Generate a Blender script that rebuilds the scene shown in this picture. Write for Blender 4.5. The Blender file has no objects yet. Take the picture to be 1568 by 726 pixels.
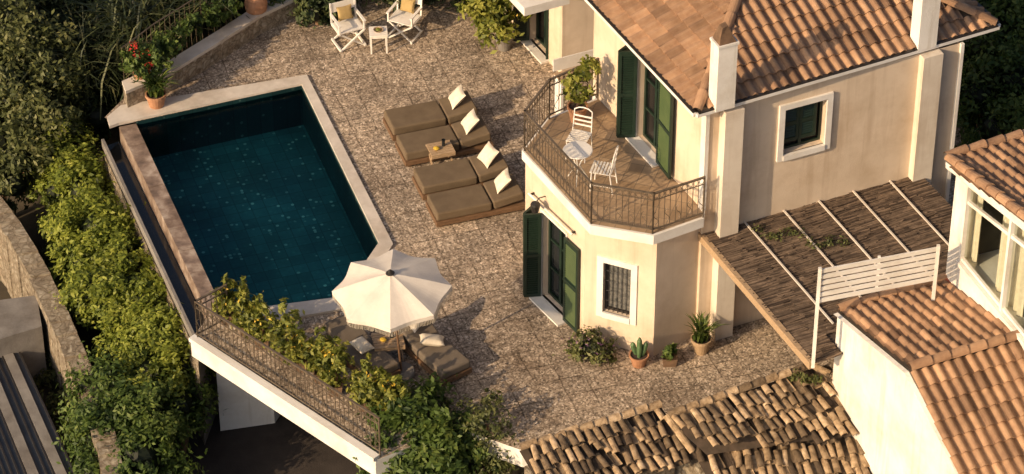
import bpy, math, random
import numpy as np
from mathutils import Vector, Matrix
random.seed(7); rng=np.random.default_rng(7)
rad=math.radians
# ---------------------------------------------------------------- survey frame
TH=rad(38.0); F=5000.0; DIST=66.7
CAM=Vector((0,-DIST*math.cos(TH),DIST*math.sin(TH)))
FW=Vector((0,math.cos(TH),-math.sin(TH))); UP=Vector((0,math.sin(TH),math.cos(TH)))
def ray(px,py): return Vector(((px-784)/F,0,0))+UP*((363-py)/F)+FW
def P(px,py,z=0.0):
    d=ray(px,py); t=(z-CAM.z)/d.z
    return CAM+d*t
def wall_sz(p0,p1,px,py):
    d=(p1-p0); d.z=0; d.normalize(); n=Vector((d.y,-d.x,0)); r=ray(px,py)
    t=(p0-CAM).dot(n)/r.dot(n); q=CAM+r*t
    return (q-p0).dot(d), q.z
# ---------------------------------------------------------------- materials
def newmat(name):
    m=bpy.data.materials.new(name); m.use_nodes=True
    nt=m.node_tree; b=nt.nodes['Principled BSDF']; return m,nt,b
def N(nt,t,**k):
    n=nt.nodes.new(t)
    for a,v in k.items(): setattr(n,a,v)
    return n
def ramp(nt,cols,pos=None,interp='LINEAR'):
    r=N(nt,'ShaderNodeValToRGB'); cr=r.color_ramp; cr.interpolation=interp
    n=len(cols)
    if pos is None: pos=[i/(n-1) for i in range(n)]
    while len(cr.elements)<n: cr.elements.new(0.5)
    for i,c in enumerate(cols):
        cr.elements[i].position=pos[i]; cr.elements[i].color=(c[0],c[1],c[2],1)
    return r
def coords(nt,rot=0,scale=(1,1,1)):
    tc=N(nt,'ShaderNodeTexCoord'); mp=N(nt,'ShaderNodeMapping')
    mp.inputs['Rotation'].default_value=(0,0,rot); mp.inputs['Scale'].default_value=scale
    nt.links.new(tc.outputs['Object'],mp.inputs['Vector']); return mp.outputs['Vector']
def mixc(nt,a,b,fac,mode='MULTIPLY'):
    m=N(nt,'ShaderNodeMix',data_type='RGBA',blend_type=mode)
    if isinstance(fac,(int,float)): m.inputs[0].default_value=fac
    else: nt.links.new(fac,m.inputs[0])
    for s,v in ((6,a),(7,b)):
        if isinstance(v,tuple): m.inputs[s].default_value=(*v,1)
        else: nt.links.new(v,m.inputs[s])
    return m.outputs[2]
def noise(nt,vec,scale,detail=4,rough=.6):
    n=N(nt,'ShaderNodeTexNoise'); n.inputs['Scale'].default_value=scale
    n.inputs['Detail'].default_value=detail; n.inputs['Roughness'].default_value=rough
    nt.links.new(vec,n.inputs['Vector']); return n.outputs['Fac']
def warp(nt,v,scale,amt):
    nd=N(nt,'ShaderNodeTexNoise'); nd.inputs['Scale'].default_value=scale; nt.links.new(v,nd.inputs['Vector'])
    vm=N(nt,'ShaderNodeVectorMath',operation='MULTIPLY_ADD'); vm.inputs[1].default_value=(amt,amt,amt)
    nt.links.new(nd.outputs['Color'],vm.inputs[0]); nt.links.new(v,vm.inputs[2]); return vm.outputs[0]
def bump(nt,b,h,strength,dist=.02):
    bp=N(nt,'ShaderNodeBump'); bp.inputs['Strength'].default_value=strength; bp.inputs['Distance'].default_value=dist
    nt.links.new(h,bp.inputs['Height']); nt.links.new(bp.outputs['Normal'],b.inputs['Normal'])
def mk(name,cols,scale=3,rough=.85,bs=0,bscale=40,var=None,rot=0,st=(1,1,1),metal=0,stain=None,streak=None):
    m,nt,b=newmat(name); v=coords(nt,rot,st)
    r=ramp(nt,cols,[.3+.4*i/max(1,len(cols)-1) for i in range(len(cols))]); nt.links.new(noise(nt,v,scale),r.inputs['Fac'])
    c=r.outputs['Color']
    if var:
        at=N(nt,'ShaderNodeAttribute',attribute_name='var'); r2=ramp(nt,var); nt.links.new(at.outputs['Fac'],r2.inputs['Fac'])
        c=mixc(nt,c,r2.outputs['Color'],1.0)
    if stain:
        r3=ramp(nt,[(1,1,1),stain],[.45,.72]); nt.links.new(noise(nt,v,.9,6,.7),r3.inputs['Fac'])
        c=mixc(nt,c,r3.outputs['Color'],1.0)
    if streak:
        v2=coords(nt,0,(5,5,.35)); r5=ramp(nt,[(1,1,1),streak],[.52,.8]); nt.links.new(noise(nt,v2,1.0,5,.6),r5.inputs['Fac'])
        c=mixc(nt,c,r5.outputs['Color'],1.0)
    nt.links.new(c,b.inputs['Base Color']); b.inputs['Roughness'].default_value=rough; b.inputs['Metallic'].default_value=metal
    if bs: bump(nt,b,noise(nt,v,bscale),bs)
    return m
W1=(1,1,1)
stucco=mk('cream_stucco',[(.60,.49,.37),(.70,.58,.45)],1.2,.9,.25,60,stain=(.82,.77,.71),streak=(.76,.71,.66))
pierm=mk('pier_stucco',[(.64,.57,.48),(.72,.65,.55)],1.2,.9,.25,60,stain=(.84,.80,.76),streak=(.78,.73,.68))
white=mk('white_paint',[(.70,.67,.62),(.80,.78,.74)],2,.6,.1,30,stain=(.80,.76,.71))
whitew=mk('white_lime_wall',[(.68,.65,.60),(.80,.78,.74)],1.5,.9,.3,25,stain=(.80,.76,.70),streak=(.72,.68,.62))
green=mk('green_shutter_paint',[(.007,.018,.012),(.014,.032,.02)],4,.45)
greenlit=mk('green_shutter_slats_sunlit',[(.045,.075,.02),(.07,.10,.03)],4,.5)  # same shutter green with the sunlight painted in, for the right-hand louvres
dark=mk('dark_interior',[(.006,.006,.007),(.015,.014,.014)],2,.25)
roomd=mk('dim_room',[(.03,.028,.02),(.09,.08,.055)],1.2,.8)
m,nt,b=newmat('window_glass'); b.inputs['Base Color'].default_value=(.015,.018,.02,1); b.inputs['Roughness'].default_value=.08; glass=m
terra=mk('terracotta_pot',[(.30,.14,.07),(.44,.23,.13)],6,.85,.2)
claydk=mk('aged_clay_planter',[(.10,.06,.035),(.2,.12,.07)],6,.9,.2)
iron=mk('bronze_iron',[(.09,.07,.05),(.17,.13,.09)],8,.55,metal=.2)
wood=mk('lounger_wood',[(.11,.06,.03),(.19,.11,.06)],3,.6,st=(1,8,8))
lightwood=mk('weathered_wood',[(.30,.20,.11),(.45,.32,.20)],4,.7,st=(2,9,9))
taupe=mk('taupe_canvas',[(.118,.083,.049),(.155,.112,.068)],3,.95,.3,80,stain=(.85,.84,.82))
greyc=mk('grey_canvas',[(.13,.105,.08),(.17,.14,.11)],3,.95,.3,80)
cream=mk('cream_linen',[(.62,.55,.43),(.74,.67,.55)],9,.95,.4,30)
umbm=mk('umbrella_canvas',[(.62,.56,.49),(.72,.66,.58)],3,.95,.15,20)
yellowc=mk('ochre_cushion',[(.30,.21,.08),(.42,.30,.13)],5,.95)
floral=mk('floral_fabric',[(.03,.03,.03),(.6,.55,.48),(.7,.66,.6)],9,.95)
lace=mk('lace_curtain',[(.05,.055,.055),(.20,.19,.17)],14,.95)
soil=mk('soil',[(.03,.02,.015),(.06,.04,.03)],10,1)
blackm=mk('black_metal',[(.015,.013,.012),(.03,.025,.022)],10,.5)
roofm=mk('interlocking_clay_tile',[(.33,.195,.115),(.45,.285,.17)],5,.85,.4,30,var=[(.36,.33,.32),(.82,.79,.77),(1.18,1.15,1.12)],stain=(.62,.59,.56))
oldm=mk('old_barrel_tile',[(.19,.14,.09),(.38,.295,.20),(.52,.43,.32)],9,.95,.7,25,var=[(.14,.12,.11),(.45,.40,.34),(.95,.84,.70),(1.28,1.20,1.10)])
under=mk('tile_bedding',[(.05,.037,.025),(.10,.07,.05)],6,1)
thatch=mk('reed_thatch',[(.09,.064,.044),(.19,.14,.10)],8,.95,var=[(.35,.31,.29),(.9,.86,.82),(1.3,1.25,1.2)])
asph=mk('driveway_surface',[(.028,.022,.020),(.05,.04,.035)],2,.9,.4,30)
earth=mk('dry_earth',[(.03,.026,.016),(.07,.055,.035)],1.5,1,.6,8)
conc=mk('concrete',[(.17,.155,.14),(.26,.24,.215)],2.5,.9,.3,20,stain=(.6,.56,.52))
concd=mk('dark_roof_sheet',[(.06,.06,.06),(.10,.097,.095)],2.5,.6)
redst=mk('red_flashing',[(.22,.05,.025),(.3,.08,.04)],4,.8)
coping=mk('pool_coping_stone',[(.52,.47,.41),(.66,.60,.53)],3,.6,.15,40,stain=(.72,.67,.62))
def rubble(name,scale,cols,mortar):
    m,nt,b=newmat(name); v=warp(nt,coords(nt),2.5,.4)
    vo=N(nt,'ShaderNodeTexVoronoi',feature='F1'); vo.inputs['Scale'].default_value=scale; nt.links.new(v,vo.inputs['Vector'])
    ve=N(nt,'ShaderNodeTexVoronoi',feature='DISTANCE_TO_EDGE'); ve.inputs['Scale'].default_value=scale; nt.links.new(v,ve.inputs['Vector'])
    r=ramp(nt,cols); nt.links.new(vo.outputs['Color'],r.inputs['Fac'])
    e=ramp(nt,[mortar,W1],[.0,.2]); nt.links.new(ve.outputs['Distance'],e.inputs['Fac'])
    c=mixc(nt,r.outputs['Color'],e.outputs['Color'],1.0)
    r3=ramp(nt,[(.45,.42,.39),(1.2,1.18,1.14)],[.34,.66]); nt.links.new(noise(nt,v,8,8,.8),r3.inputs['Fac'])
    nt.links.new(mixc(nt,c,r3.outputs['Color'],1.0),b.inputs['Base Color']); b.inputs['Roughness'].default_value=.95
    bump(nt,b,r3.outputs['Color'],.9,.06); return m
stone=rubble('rubble_stone',7,[(.36,.30,.22),(.50,.43,.33),(.64,.58,.47)],(.62,.57,.52))
marble=mk('brown_marble_edge',[(.13,.095,.075),(.26,.19,.145),(.46,.38,.31)],3.5,.5,.2,20,stain=(.6,.55,.5))
# paving
m,nt,b=newmat('aggregate_paving'); v=coords(nt,rad(-18.5)); wv=warp(nt,v,1.7,.09)
br=N(nt,'ShaderNodeTexBrick',offset=0,squash=1); br.inputs['Scale'].default_value=1; br.inputs['Brick Width'].default_value=.5
br.inputs['Row Height'].default_value=.5; br.inputs['Mortar Size'].default_value=.02; br.inputs['Mortar Smooth'].default_value=.7
br.inputs['Color1'].default_value=(.80,.785,.77,1); br.inputs['Color2'].default_value=(1.15,1.12,1.09,1); br.inputs['Mortar'].default_value=(.42,.38,.34,1)
nt.links.new(wv,br.inputs['Vector'])
# joints fade in and out with dirt
jf=ramp(nt,[(.25,.25,.25),W1],[.38,.6]); nt.links.new(noise(nt,v,1.3,3,.6),jf.inputs['Fac'])
bc=mixc(nt,(.97,.95,.93),br.outputs['Color'],jf.outputs['Color'],'MIX')
vo=N(nt,'ShaderNodeTexVoronoi'); vo.inputs['Scale'].default_value=30; nt.links.new(v,vo.inputs['Vector'])
r=ramp(nt,[(.15,.118,.088),(.30,.245,.19),(.42,.35,.275),(.74,.66,.56)],[.15,.4,.68,.96]); nt.links.new(vo.outputs['Color'],r.inputs['Fac'])
r4=ramp(nt,[(.58,.56,.53),(1.3,1.28,1.25)],[.36,.64]); nt.links.new(noise(nt,v,7,6,.75),r4.inputs['Fac'])
c=mixc(nt,mixc(nt,r.outputs['Color'],r4.outputs['Color'],1.0),bc,1.0)
r3=ramp(nt,[(.52,.48,.44),(1,1,1),(1.18,1.15,1.10)],[.32,.5,.68]); nt.links.new(noise(nt,v,.55,8,.72),r3.inputs['Fac'])
c=mixc(nt,c,r3.outputs['Color'],1.0)
nt.links.new(c,b.inputs['Base Color']); b.inputs['Roughness'].default_value=.9; bump(nt,b,vo.outputs['Color'],.4,.012); paving=m
# balcony tiles
m,nt,b=newmat('balcony_tiles'); v=coords(nt,rad(-27+45))
br=N(nt,'ShaderNodeTexBrick',offset=0,squash=1); br.inputs['Scale'].default_value=1; br.inputs['Brick Width'].default_value=.3
br.inputs['Row Height'].default_value=.3; br.inputs['Mortar Size'].default_value=.008
br.inputs['Color1'].default_value=(.30,.21,.125,1); br.inputs['Color2'].default_value=(.40,.29,.185,1); br.inputs['Mortar'].default_value=(.2,.15,.1,1)
nt.links.new(v,br.inputs['Vector']); r3=ramp(nt,[(.75,.72,.7),(1.1,1.1,1.1)],[.3,.7]); nt.links.new(noise(nt,v,2.5),r3.inputs['Fac'])
nt.links.new(mixc(nt,br.outputs['Color'],r3.outputs['Color'],1.0),b.inputs['Base Color']); b.inputs['Roughness'].default_value=.7; baltile=m
# pool mosaic
def mosaicm(name,k):
    m,nt,b=newmat(name); v=coords(nt,rad(-18.5))
    vo=N(nt,'ShaderNodeTexVoronoi'); vo.inputs['Scale'].default_value=10; vo.inputs['Randomness'].default_value=0.7; nt.links.new(v,vo.inputs['Vector'])
    sep=N(nt,'ShaderNodeSeparateColor'); nt.links.new(vo.outputs['Color'],sep.inputs[0])
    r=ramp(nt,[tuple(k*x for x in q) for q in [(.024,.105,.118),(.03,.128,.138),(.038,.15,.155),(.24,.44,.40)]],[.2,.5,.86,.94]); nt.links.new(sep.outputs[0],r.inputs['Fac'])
    dd=ramp(nt,[W1,(.0,.0,.0)],[.30,.42]); nt.links.new(vo.outputs['Distance'],dd.inputs['Fac'])
    c=mixc(nt,tuple(k*x for x in (.028,.118,.130)),r.outputs['Color'],dd.outputs['Color'],'MIX')
    br=N(nt,'ShaderNodeTexBrick',offset=0); br.inputs['Scale'].default_value=1; br.inputs['Brick Width'].default_value=.3; br.inputs['Row Height'].default_value=.3; br.inputs['Mortar Size'].default_value=.008
    br.inputs['Color1'].default_value=(.8,.8,.8,1); br.inputs['Color2'].default_value=(1.2,1.2,1.2,1); br.inputs['Mortar'].default_value=(.55,.55,.55,1); nt.links.new(v,br.inputs['Vector'])
    c=mixc(nt,c,br.outputs['Color'],1.0)
    r3=ramp(nt,[(.65,.65,.65),(1.25,1.25,1.25)],[.3,.7]); nt.links.new(noise(nt,v,.7),r3.inputs['Fac'])
    nt.links.new(mixc(nt,c,r3.outputs['Color'],1.0),b.inputs['Base Color']); b.inputs['Roughness'].default_value=.4; return m
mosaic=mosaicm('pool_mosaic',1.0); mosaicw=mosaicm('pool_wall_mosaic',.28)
def clearmat(name,tint,rough,bs):
    m=bpy.data.materials.new(name); m.use_nodes=True; nt=m.node_tree; nt.nodes.clear()
    o=N(nt,'ShaderNodeOutputMaterial'); tr=N(nt,'ShaderNodeBsdfTransparent'); tr.inputs[0].default_value=(*tint,1)
    gl=N(nt,'ShaderNodeBsdfGlossy'); gl.inputs['Roughness'].default_value=rough; lw=N(nt,'ShaderNodeLayerWeight'); lw.inputs['Blend'].default_value=.12
    v=coords(nt); bp=N(nt,'ShaderNodeBump'); bp.inputs['Strength'].default_value=bs; bp.inputs['Distance'].default_value=.03
    nt.links.new(noise(nt,v,5,3),bp.inputs['Height']); nt.links.new(bp.outputs[0],gl.inputs['Normal']); nt.links.new(bp.outputs[0],lw.inputs['Normal'])
    mx=N(nt,'ShaderNodeMixShader'); nt.links.new(lw.outputs['Fresnel'],mx.inputs[0]); nt.links.new(tr.outputs[0],mx.inputs[1]); nt.links.new(gl.outputs[0],mx.inputs[2]); nt.links.new(mx.outputs[0],o.inputs[0]); return m
water=clearmat('pool_water',(.55,.82,.82),.03,.3); pane=clearmat('clear_window_pane',(.8,.84,.8),.02,.0)
# foliage
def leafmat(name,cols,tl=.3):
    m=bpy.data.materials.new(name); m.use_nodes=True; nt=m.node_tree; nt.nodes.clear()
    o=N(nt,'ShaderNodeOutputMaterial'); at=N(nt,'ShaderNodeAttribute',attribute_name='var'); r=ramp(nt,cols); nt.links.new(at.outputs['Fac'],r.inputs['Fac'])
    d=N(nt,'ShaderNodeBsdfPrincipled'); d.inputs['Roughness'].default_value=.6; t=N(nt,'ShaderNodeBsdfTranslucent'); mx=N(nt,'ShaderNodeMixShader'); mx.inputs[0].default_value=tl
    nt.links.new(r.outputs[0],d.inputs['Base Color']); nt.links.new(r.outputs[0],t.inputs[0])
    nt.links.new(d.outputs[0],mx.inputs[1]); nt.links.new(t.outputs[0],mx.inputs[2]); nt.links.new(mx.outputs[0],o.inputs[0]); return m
lf_bright=leafmat('hedge_leaves',[(.012,.02,.004),(.12,.16,.018),(.27,.31,.038),(.44,.45,.08)],.4)
lf_dark=leafmat('dark_leaves',[(.006,.012,.004),(.022,.040,.011),(.055,.08,.022),(.11,.12,.035)],.2)
lf_mid=leafmat('bush_leaves',[(.008,.016,.005),(.042,.08,.012),(.10,.155,.026),(.20,.24,.05)],.35)
lf_citrus=leafmat('citrus_leaves',[(.02,.03,.006),(.12,.15,.02),(.27,.28,.045),(.45,.42,.09)],.38)
lf_olive=leafmat('olive_leaves',[(.012,.017,.006),(.06,.075,.02),(.14,.155,.045),(.23,.22,.08)],.3)
lf_red=leafmat('red_flowers',[(.3,.01,.01),(.55,.03,.02),(.6,.06,.04)],.2)
lf_yel=leafmat('lemons',[(.5,.32,.03),(.7,.48,.05)],.1)
reedm=leafmat('reed_leaves',[(.008,.014,.006),(.035,.052,.018),(.08,.10,.035),(.17,.17,.08)],.2)
# ---------------------------------------------------------------- mesh builder
def link(o,parent=None):
    bpy.context.collection.objects.link(o)
    if parent: o.parent=parent
    return o
def empty(name):
    e=bpy.data.objects.new(name,None); e.empty_display_size=.2; return link(e)
class MB:
    def __init__(s): s.V=[];s.Fc=[];s.M=[];s.A=[];s.mats=[];s.T=Matrix.Identity(4)
    def mi(s,m):
        if m not in s.mats: s.mats.append(m)
        return s.mats.index(m)
    def add(s,pts,faces,mat,var=.5):
        b=len(s.V); s.V+= [tuple(s.T@Vector(p)) for p in pts]; k=s.mi(mat)
        for f in faces: s.Fc.append([b+i for i in f]); s.M.append(k); s.A.append(var)
    def poly(s,pts,mat,var=.5): s.add(pts,[list(range(len(pts)))],mat,var)
    def box(s,x0,x1,y0,y1,z0,z1,mat,var=.5):
        s.add([(x0,y0,z0),(x1,y0,z0),(x1,y1,z0),(x0,y1,z0),(x0,y0,z1),(x1,y0,z1),(x1,y1,z1),(x0,y1,z1)],
          [[0,3,2,1],[4,5,6,7],[0,1,5,4],[1,2,6,5],[2,3,7,6],[3,0,4,7]],mat,var)
    def prism(s,pts,z0,z1,mt,ms=None,bottom=True):
        ms=ms or mt; n=len(pts)
        s.poly([(p[0],p[1],z1) for p in pts],mt)
        if bottom: s.poly([(p[0],p[1],z0) for p in reversed(pts)],ms)
        for i in range(n):
            a=pts[i]; c=pts[(i+1)%n]
            s.poly([(a[0],a[1],z0),(c[0],c[1],z0),(c[0],c[1],z1),(a[0],a[1],z1)],ms)
    def tube(s,pts,r,mat,n=6,var=.5,closed=False):
        pts=[Vector(p) for p in pts]; R=[]; L=len(pts)
        for i,p in enumerate(pts):
            if closed: d=pts[(i+1)%L]-pts[i-1]
            else: d=pts[min(i+1,L-1)]-pts[max(i-1,0)]
            d.normalize(); a=Vector((0,0,1)) if abs(d.z)<.9 else Vector((1,0,0))
            x=d.cross(a).normalized(); y=d.cross(x)
            rr=r[i] if isinstance(r,(list,tuple)) else r
            R+= [p+(x*math.cos(2*math.pi*k/n)+y*math.sin(2*math.pi*k/n))*rr for k in range(n)]
        fs=[]
        for i in range(L if closed else L-1):
            j=(i+1)%L
            for k in range(n): fs.append([i*n+k,i*n+(k+1)%n,j*n+(k+1)%n,j*n+k])
        if not closed: fs+= [list(range(n))[::-1],[ (L-1)*n+k for k in range(n)]]
        s.add(R,fs,mat,var)
    def beam(s,a,c,w,h,mat,var=.5):
        a=Vector(a);c=Vector(c);d=(c-a).normalized(); sd=d.cross(Vector((0,0,1)))
        if sd.length<.01: sd=Vector((1,0,0))
        sd.normalize(); u=sd.cross(d)
        q=[]
        for p in (a,c):
            for i,j in((-1,-1),(1,-1),(1,1),(-1,1)): q.append(p+sd*(i*w/2)+u*(j*h/2))
        s.add(q,[[3,2,1,0],[4,5,6,7],[0,1,5,4],[1,2,6,5],[2,3,7,6],[3,0,4,7]],mat,var)
    def lathe(s,prof,mat,n=20,c=(0,0,0)):
        pts=[];fs=[]
        for r,z in prof: pts+=[(c[0]+r*math.cos(2*math.pi*k/n),c[1]+r*math.sin(2*math.pi*k/n),c[2]+z) for k in range(n)]
        for i in range(len(prof)-1):
            for k in range(n): fs.append([i*n+k,i*n+(k+1)%n,(i+1)*n+(k+1)%n,(i+1)*n+k])
        s.add(pts,fs,mat)
    def pillow(s,w,d,h,mat,n=10):
        pts=[];fs=[]
        for sg in (1,-1):
            for i in range(n+1):
                for j in range(n+1):
                    u=-1+2*i/n; v=-1+2*j/n
                    k=(max(0,(1-u**4))*max(0,(1-v**4)))**.5
                    x=u*(1-.10*(1-v*v)*abs(u)**3); y=v*(1-.10*(1-u*u)*abs(v)**3)
                    pts.append((x*w/2,y*d/2,sg*h/2*k))
            o=0 if sg==1 else (n+1)**2
            for i in range(n):
                for j in range(n):
                    q=[o+i*(n+1)+j,o+(i+1)*(n+1)+j,o+(i+1)*(n+1)+j+1,o+i*(n+1)+j+1]; fs.append(q if sg==1 else q[::-1])
        s.add(pts,fs,mat)
    def build(s,name,parent=None,smooth=False,bevel=0,seg=2):
        me=bpy.data.meshes.new(name); me.from_pydata(s.V,[],s.Fc)
        for m in s.mats: me.materials.append(m)
        me.polygons.foreach_set('material_index',s.M)
        a=me.attributes.new('var','FLOAT','FACE'); a.data.foreach_set('value',s.A)
        if smooth: me.polygons.foreach_set('use_smooth',[True]*len(s.Fc))
        me.update(); o=bpy.data.objects.new(name,me); link(o,parent)
        if bevel:
            md=o.modifiers.new('bevel','BEVEL'); md.width=bevel; md.segments=seg; md.limit_method='ANGLE'
        return o
def npmesh(name,V,nq,var,mat,parent=None):
    me=bpy.data.meshes.new(name); me.vertices.add(len(V)); me.vertices.foreach_set('co',V.astype(np.float32).ravel())
    m=len(nq); me.loops.add(m*4); me.loops.foreach_set('vertex_index',nq.astype(np.int32).ravel())
    me.polygons.add(m); me.polygons.foreach_set('loop_start',np.arange(m,dtype=np.int32)*4)
    try: me.polygons.foreach_set('loop_total',np.full(m,4,dtype=np.int32))
    except Exception: pass
    me.update(calc_edges=True)
    a=me.attributes.new('var','FLOAT','FACE'); a.data.foreach_set('value',var.astype(np.float32))
    me.materials.append(mat); return link(bpy.data.objects.new(name,me),parent)
def foliage(name,blobs,n,leaf,mat,parent=None,asp=.45,cl=.3,ncl=None,up=.4,core=True):
    B=np.array([b[:6] for b in blobs],float); w=(B[:,3]*B[:,4]*B[:,5])**(2/3); w/=w.sum()
    Vs=[];vr=[]
    for b,ww in zip(B,w):
        k=max(30,int(n*ww)); nc=max(7,int((ncl or 26)*len(B)*ww))
        d=rng.normal(size=(nc,3)); d/=np.linalg.norm(d,axis=1)[:,None]
        rr=rng.uniform(.55,1.12,nc)[:,None]; cc=d*rr; tone=rng.uniform(.15,.85,nc)
        cs=rng.uniform(.5,1.3,nc)
        idx=rng.integers(0,nc,k); p=cc[idx]+rng.normal(size=(k,3))*cl*.6*cs[idx][:,None]
        nrm=p/np.maximum(.2,np.linalg.norm(p,axis=1))[:,None]+rng.normal(size=(k,3))*.7+np.array([0,0,up])
        nrm/=np.linalg.norm(nrm,axis=1)[:,None]
        t=np.cross(nrm,rng.normal(size=(k,3))); t/=np.linalg.norm(t,axis=1)[:,None]; bb=np.cross(nrm,t)
        pos=p*b[3:6]+b[:3]; s=(leaf*rng.uniform(.55,1.3,k))[:,None]
        q=np.stack([pos-t*s,pos+bb*s*asp+nrm*s*.15,pos+t*s,pos-bb*s*asp+nrm*s*.15],1); Vs.append(q.reshape(-1,3))
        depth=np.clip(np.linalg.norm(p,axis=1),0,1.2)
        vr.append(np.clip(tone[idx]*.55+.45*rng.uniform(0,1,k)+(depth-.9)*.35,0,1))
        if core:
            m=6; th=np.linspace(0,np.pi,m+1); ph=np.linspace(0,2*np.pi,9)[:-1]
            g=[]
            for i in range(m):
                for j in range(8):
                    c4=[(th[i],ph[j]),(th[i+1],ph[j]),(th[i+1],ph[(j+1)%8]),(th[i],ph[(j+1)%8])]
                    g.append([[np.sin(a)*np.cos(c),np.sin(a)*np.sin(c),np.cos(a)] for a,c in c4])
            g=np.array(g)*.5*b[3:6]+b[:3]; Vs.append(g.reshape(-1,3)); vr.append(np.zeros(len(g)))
    V=np.concatenate(Vs); return npmesh(name,V,np.arange(len(V)).reshape(-1,4),np.concatenate(vr),mat,parent)
def blades(name,pts,n,h,wd,mat,parent=None,spread=.5,lean=.6):
    Q=np.array(pts,float); i=rng.integers(0,len(Q),n); base=Q[i,:3]+np.concatenate([rng.normal(size=(n,2))*Q[i,3:4]*.6,np.zeros((n,1))],1)
    a=rng.uniform(0,2*np.pi,n); d=np.stack([np.cos(a),np.sin(a),np.zeros(n)],1); sd=np.stack([-d[:,1],d[:,0],np.zeros(n)],1)
    H=h*rng.uniform(.5,1.15,n); L=lean*rng.uniform(.3,1.2,n)*H; lev=[]
    for f,wf in((0,.7),(.4,1),(.75,.7),(1,.08)):
        zz=H*(f*1.25-.4*f*f*f); out=L*f*f
        c=base+d*out[:,None]+np.array([0,0,1])*zz[:,None]
        lev.append(c-sd*wd*wf/2); lev.append(c+sd*wd*wf/2)
    V=np.stack(lev,1).reshape(-1,3); o=np.arange(n)[:,None]*8
    q=np.concatenate([np.stack([o[:,0]+2*k,o[:,0]+2*k+1,o[:,0]+2*k+3,o[:,0]+2*k+2],1) for k in range(3)])
    return npmesh(name,V,q,np.tile(rng.uniform(0,1,n),3),mat,parent)
# ---------------------------------------------------------------- roofs
def inpoly(x,y,pg):
    c=False;n=len(pg);j=n-1
    for i in range(n):
        if (pg[i][1]>y)!=(pg[j][1]>y) and x<(pg[j][0]-pg[i][0])*(y-pg[i][1])/(pg[j][1]-pg[i][1])+pg[i][0]: c=not c
        j=i
    return c
def tile_roof(mb,pts,mat,cw=.23,ch=.34,kind='roman',jit=0.0,under_m=None,along=None):
    p0=pts[0]; Nn=(pts[1]-p0).cross(pts[2]-p0).normalized()
    if Nn.z<0: Nn=-Nn
    V=along.copy() if along is not None else Vector((0,0,-1))
    V=(V-Nn*V.dot(Nn)).normalized(); U=Nn.cross(V)
    uv=[((p-p0).dot(U),(p-p0).dot(V)) for p in pts]
    mb.poly([p-Nn*.01 for p in pts],under_m or under)
    u0=min(a for a,_ in uv);u1=max(a for a,_ in uv);v0=min(b for _,b in uv);v1=max(b for _,b in uv)
    nu=int((u1-u0)/cw)+1;nv=int((v1-v0)/ch)+2
    for i in range(nu):
        off=random.uniform(-.05,.05)*(jit>0)
        for j in range(nv):
            ub=u0+i*cw; vb=v1-(j+1)*ch+off
            if not inpoly(ub+cw/2,vb+ch*.5,uv): continue
            sag=0
            if jit: sag=.05*math.sin(ub*1.7+1)+.04*math.sin(vb*2.3+ub)
            O=p0+U*ub+V*vb+Nn*sag; va=min(1,max(0,random.gauss(.55,.22)))
            if kind=='roman':
                prof=[(0,0),(.08,.03),(.2,.058),(.34,.065),(.48,.055),(.6,.025),(.68,.005),(.84,0),(1,.004)]
                lo=.043+random.uniform(-.006,.008); sk_=random.gauss(0,.004); a=[O+U*(t*cw)+Nn*(h) for t,h in prof]; c=[O+U*(t*cw+sk_)+V*(ch+.015)+Nn*(h+lo) for t,h in prof]
                e=[O+U*(t*cw+sk_)+V*(ch+.012)+Nn*(h+lo-.036) for t,h in prof]
                n=len(prof); fs=[[k,k+1,n+k+1,n+k] for k in range(n-1)]+[[n+k,n+k+1,2*n+k+1,2*n+k] for k in range(n-1)]
                mb.add(a+c+e,fs,mat,va)
            else:
                for cover in (0,1):
                    if cover and random.random()<.06: continue
                    rot=random.gauss(0,.10)*(jit>0); r=cw*(.40 if cover else .42)*random.uniform(.9,1.1)
                    cx=cw*(.5 if cover else 1.0)+random.gauss(0,.018)*(jit>0); va=min(1,max(0,random.gauss(.56 if cover else .2,.27)))
                    lift=(.05 if cover else 0)+random.uniform(0,.035)*(jit>0); sl=random.gauss(0,.035)*(jit>0)
                    A=[];Bq=[];Cq=[]
                    for k in range(7):
                        an=math.pi*k/6; x=-math.cos(an)*r; z=math.sin(an)*r*.8*(1 if cover else -.45)
                        A.append(O+U*(cx+x*.82)+V*sl+Nn*(z*.85+lift+(0 if cover else .045))); 
                        lo=O+U*(cx+x+rot*ch)+V*(ch+.05+sl)
                        Bq.append(lo+Nn*(z+lift+.045+(0 if cover else .045))); Cq.append(lo+Nn*(z*.78+lift+.03+(0 if cover else .045)))
                    fs=[[k,k+1,7+k+1,7+k] for k in range(6)]+[[7+k,7+k+1,14+k+1,14+k] for k in range(6)]
                    mb.add(A+Bq+Cq,fs,mat,va)
def ridge(mb,a,c,r,mat,step=.36,jit=0):
    a=Vector(a);c=Vector(c);d=(c-a);L=d.length;d.normalize(); sd=d.cross(Vector((0,0,1))).normalized(); u=sd.cross(d)
    n=max(1,int(L/step))
    for i in range(n):
        q0=a+d*(L*i/n); q1=a+d*(L*(i+1)/n+.05); j=random.gauss(0,.015)*jit; A=[];B=[];C=[]
        for k in range(8):
            an=math.pi*k/7; x=math.cos(an);z=math.sin(an)
            A.append(q0+sd*(x*r*.85+j)+u*(z*r*.8)); B.append(q1+sd*(x*r+j)+u*(z*r+.02)); C.append(q1+sd*(x*r*.8+j)+u*(z*r*.8+.01))
        mb.add(A+B+C,[[k,k+1,8+k+1,8+k] for k in range(7)]+[[8+k,8+k+1,16+k+1,16+k] for k in range(7)],mat,min(1,max(0,random.gauss(.6,.2))))
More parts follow.
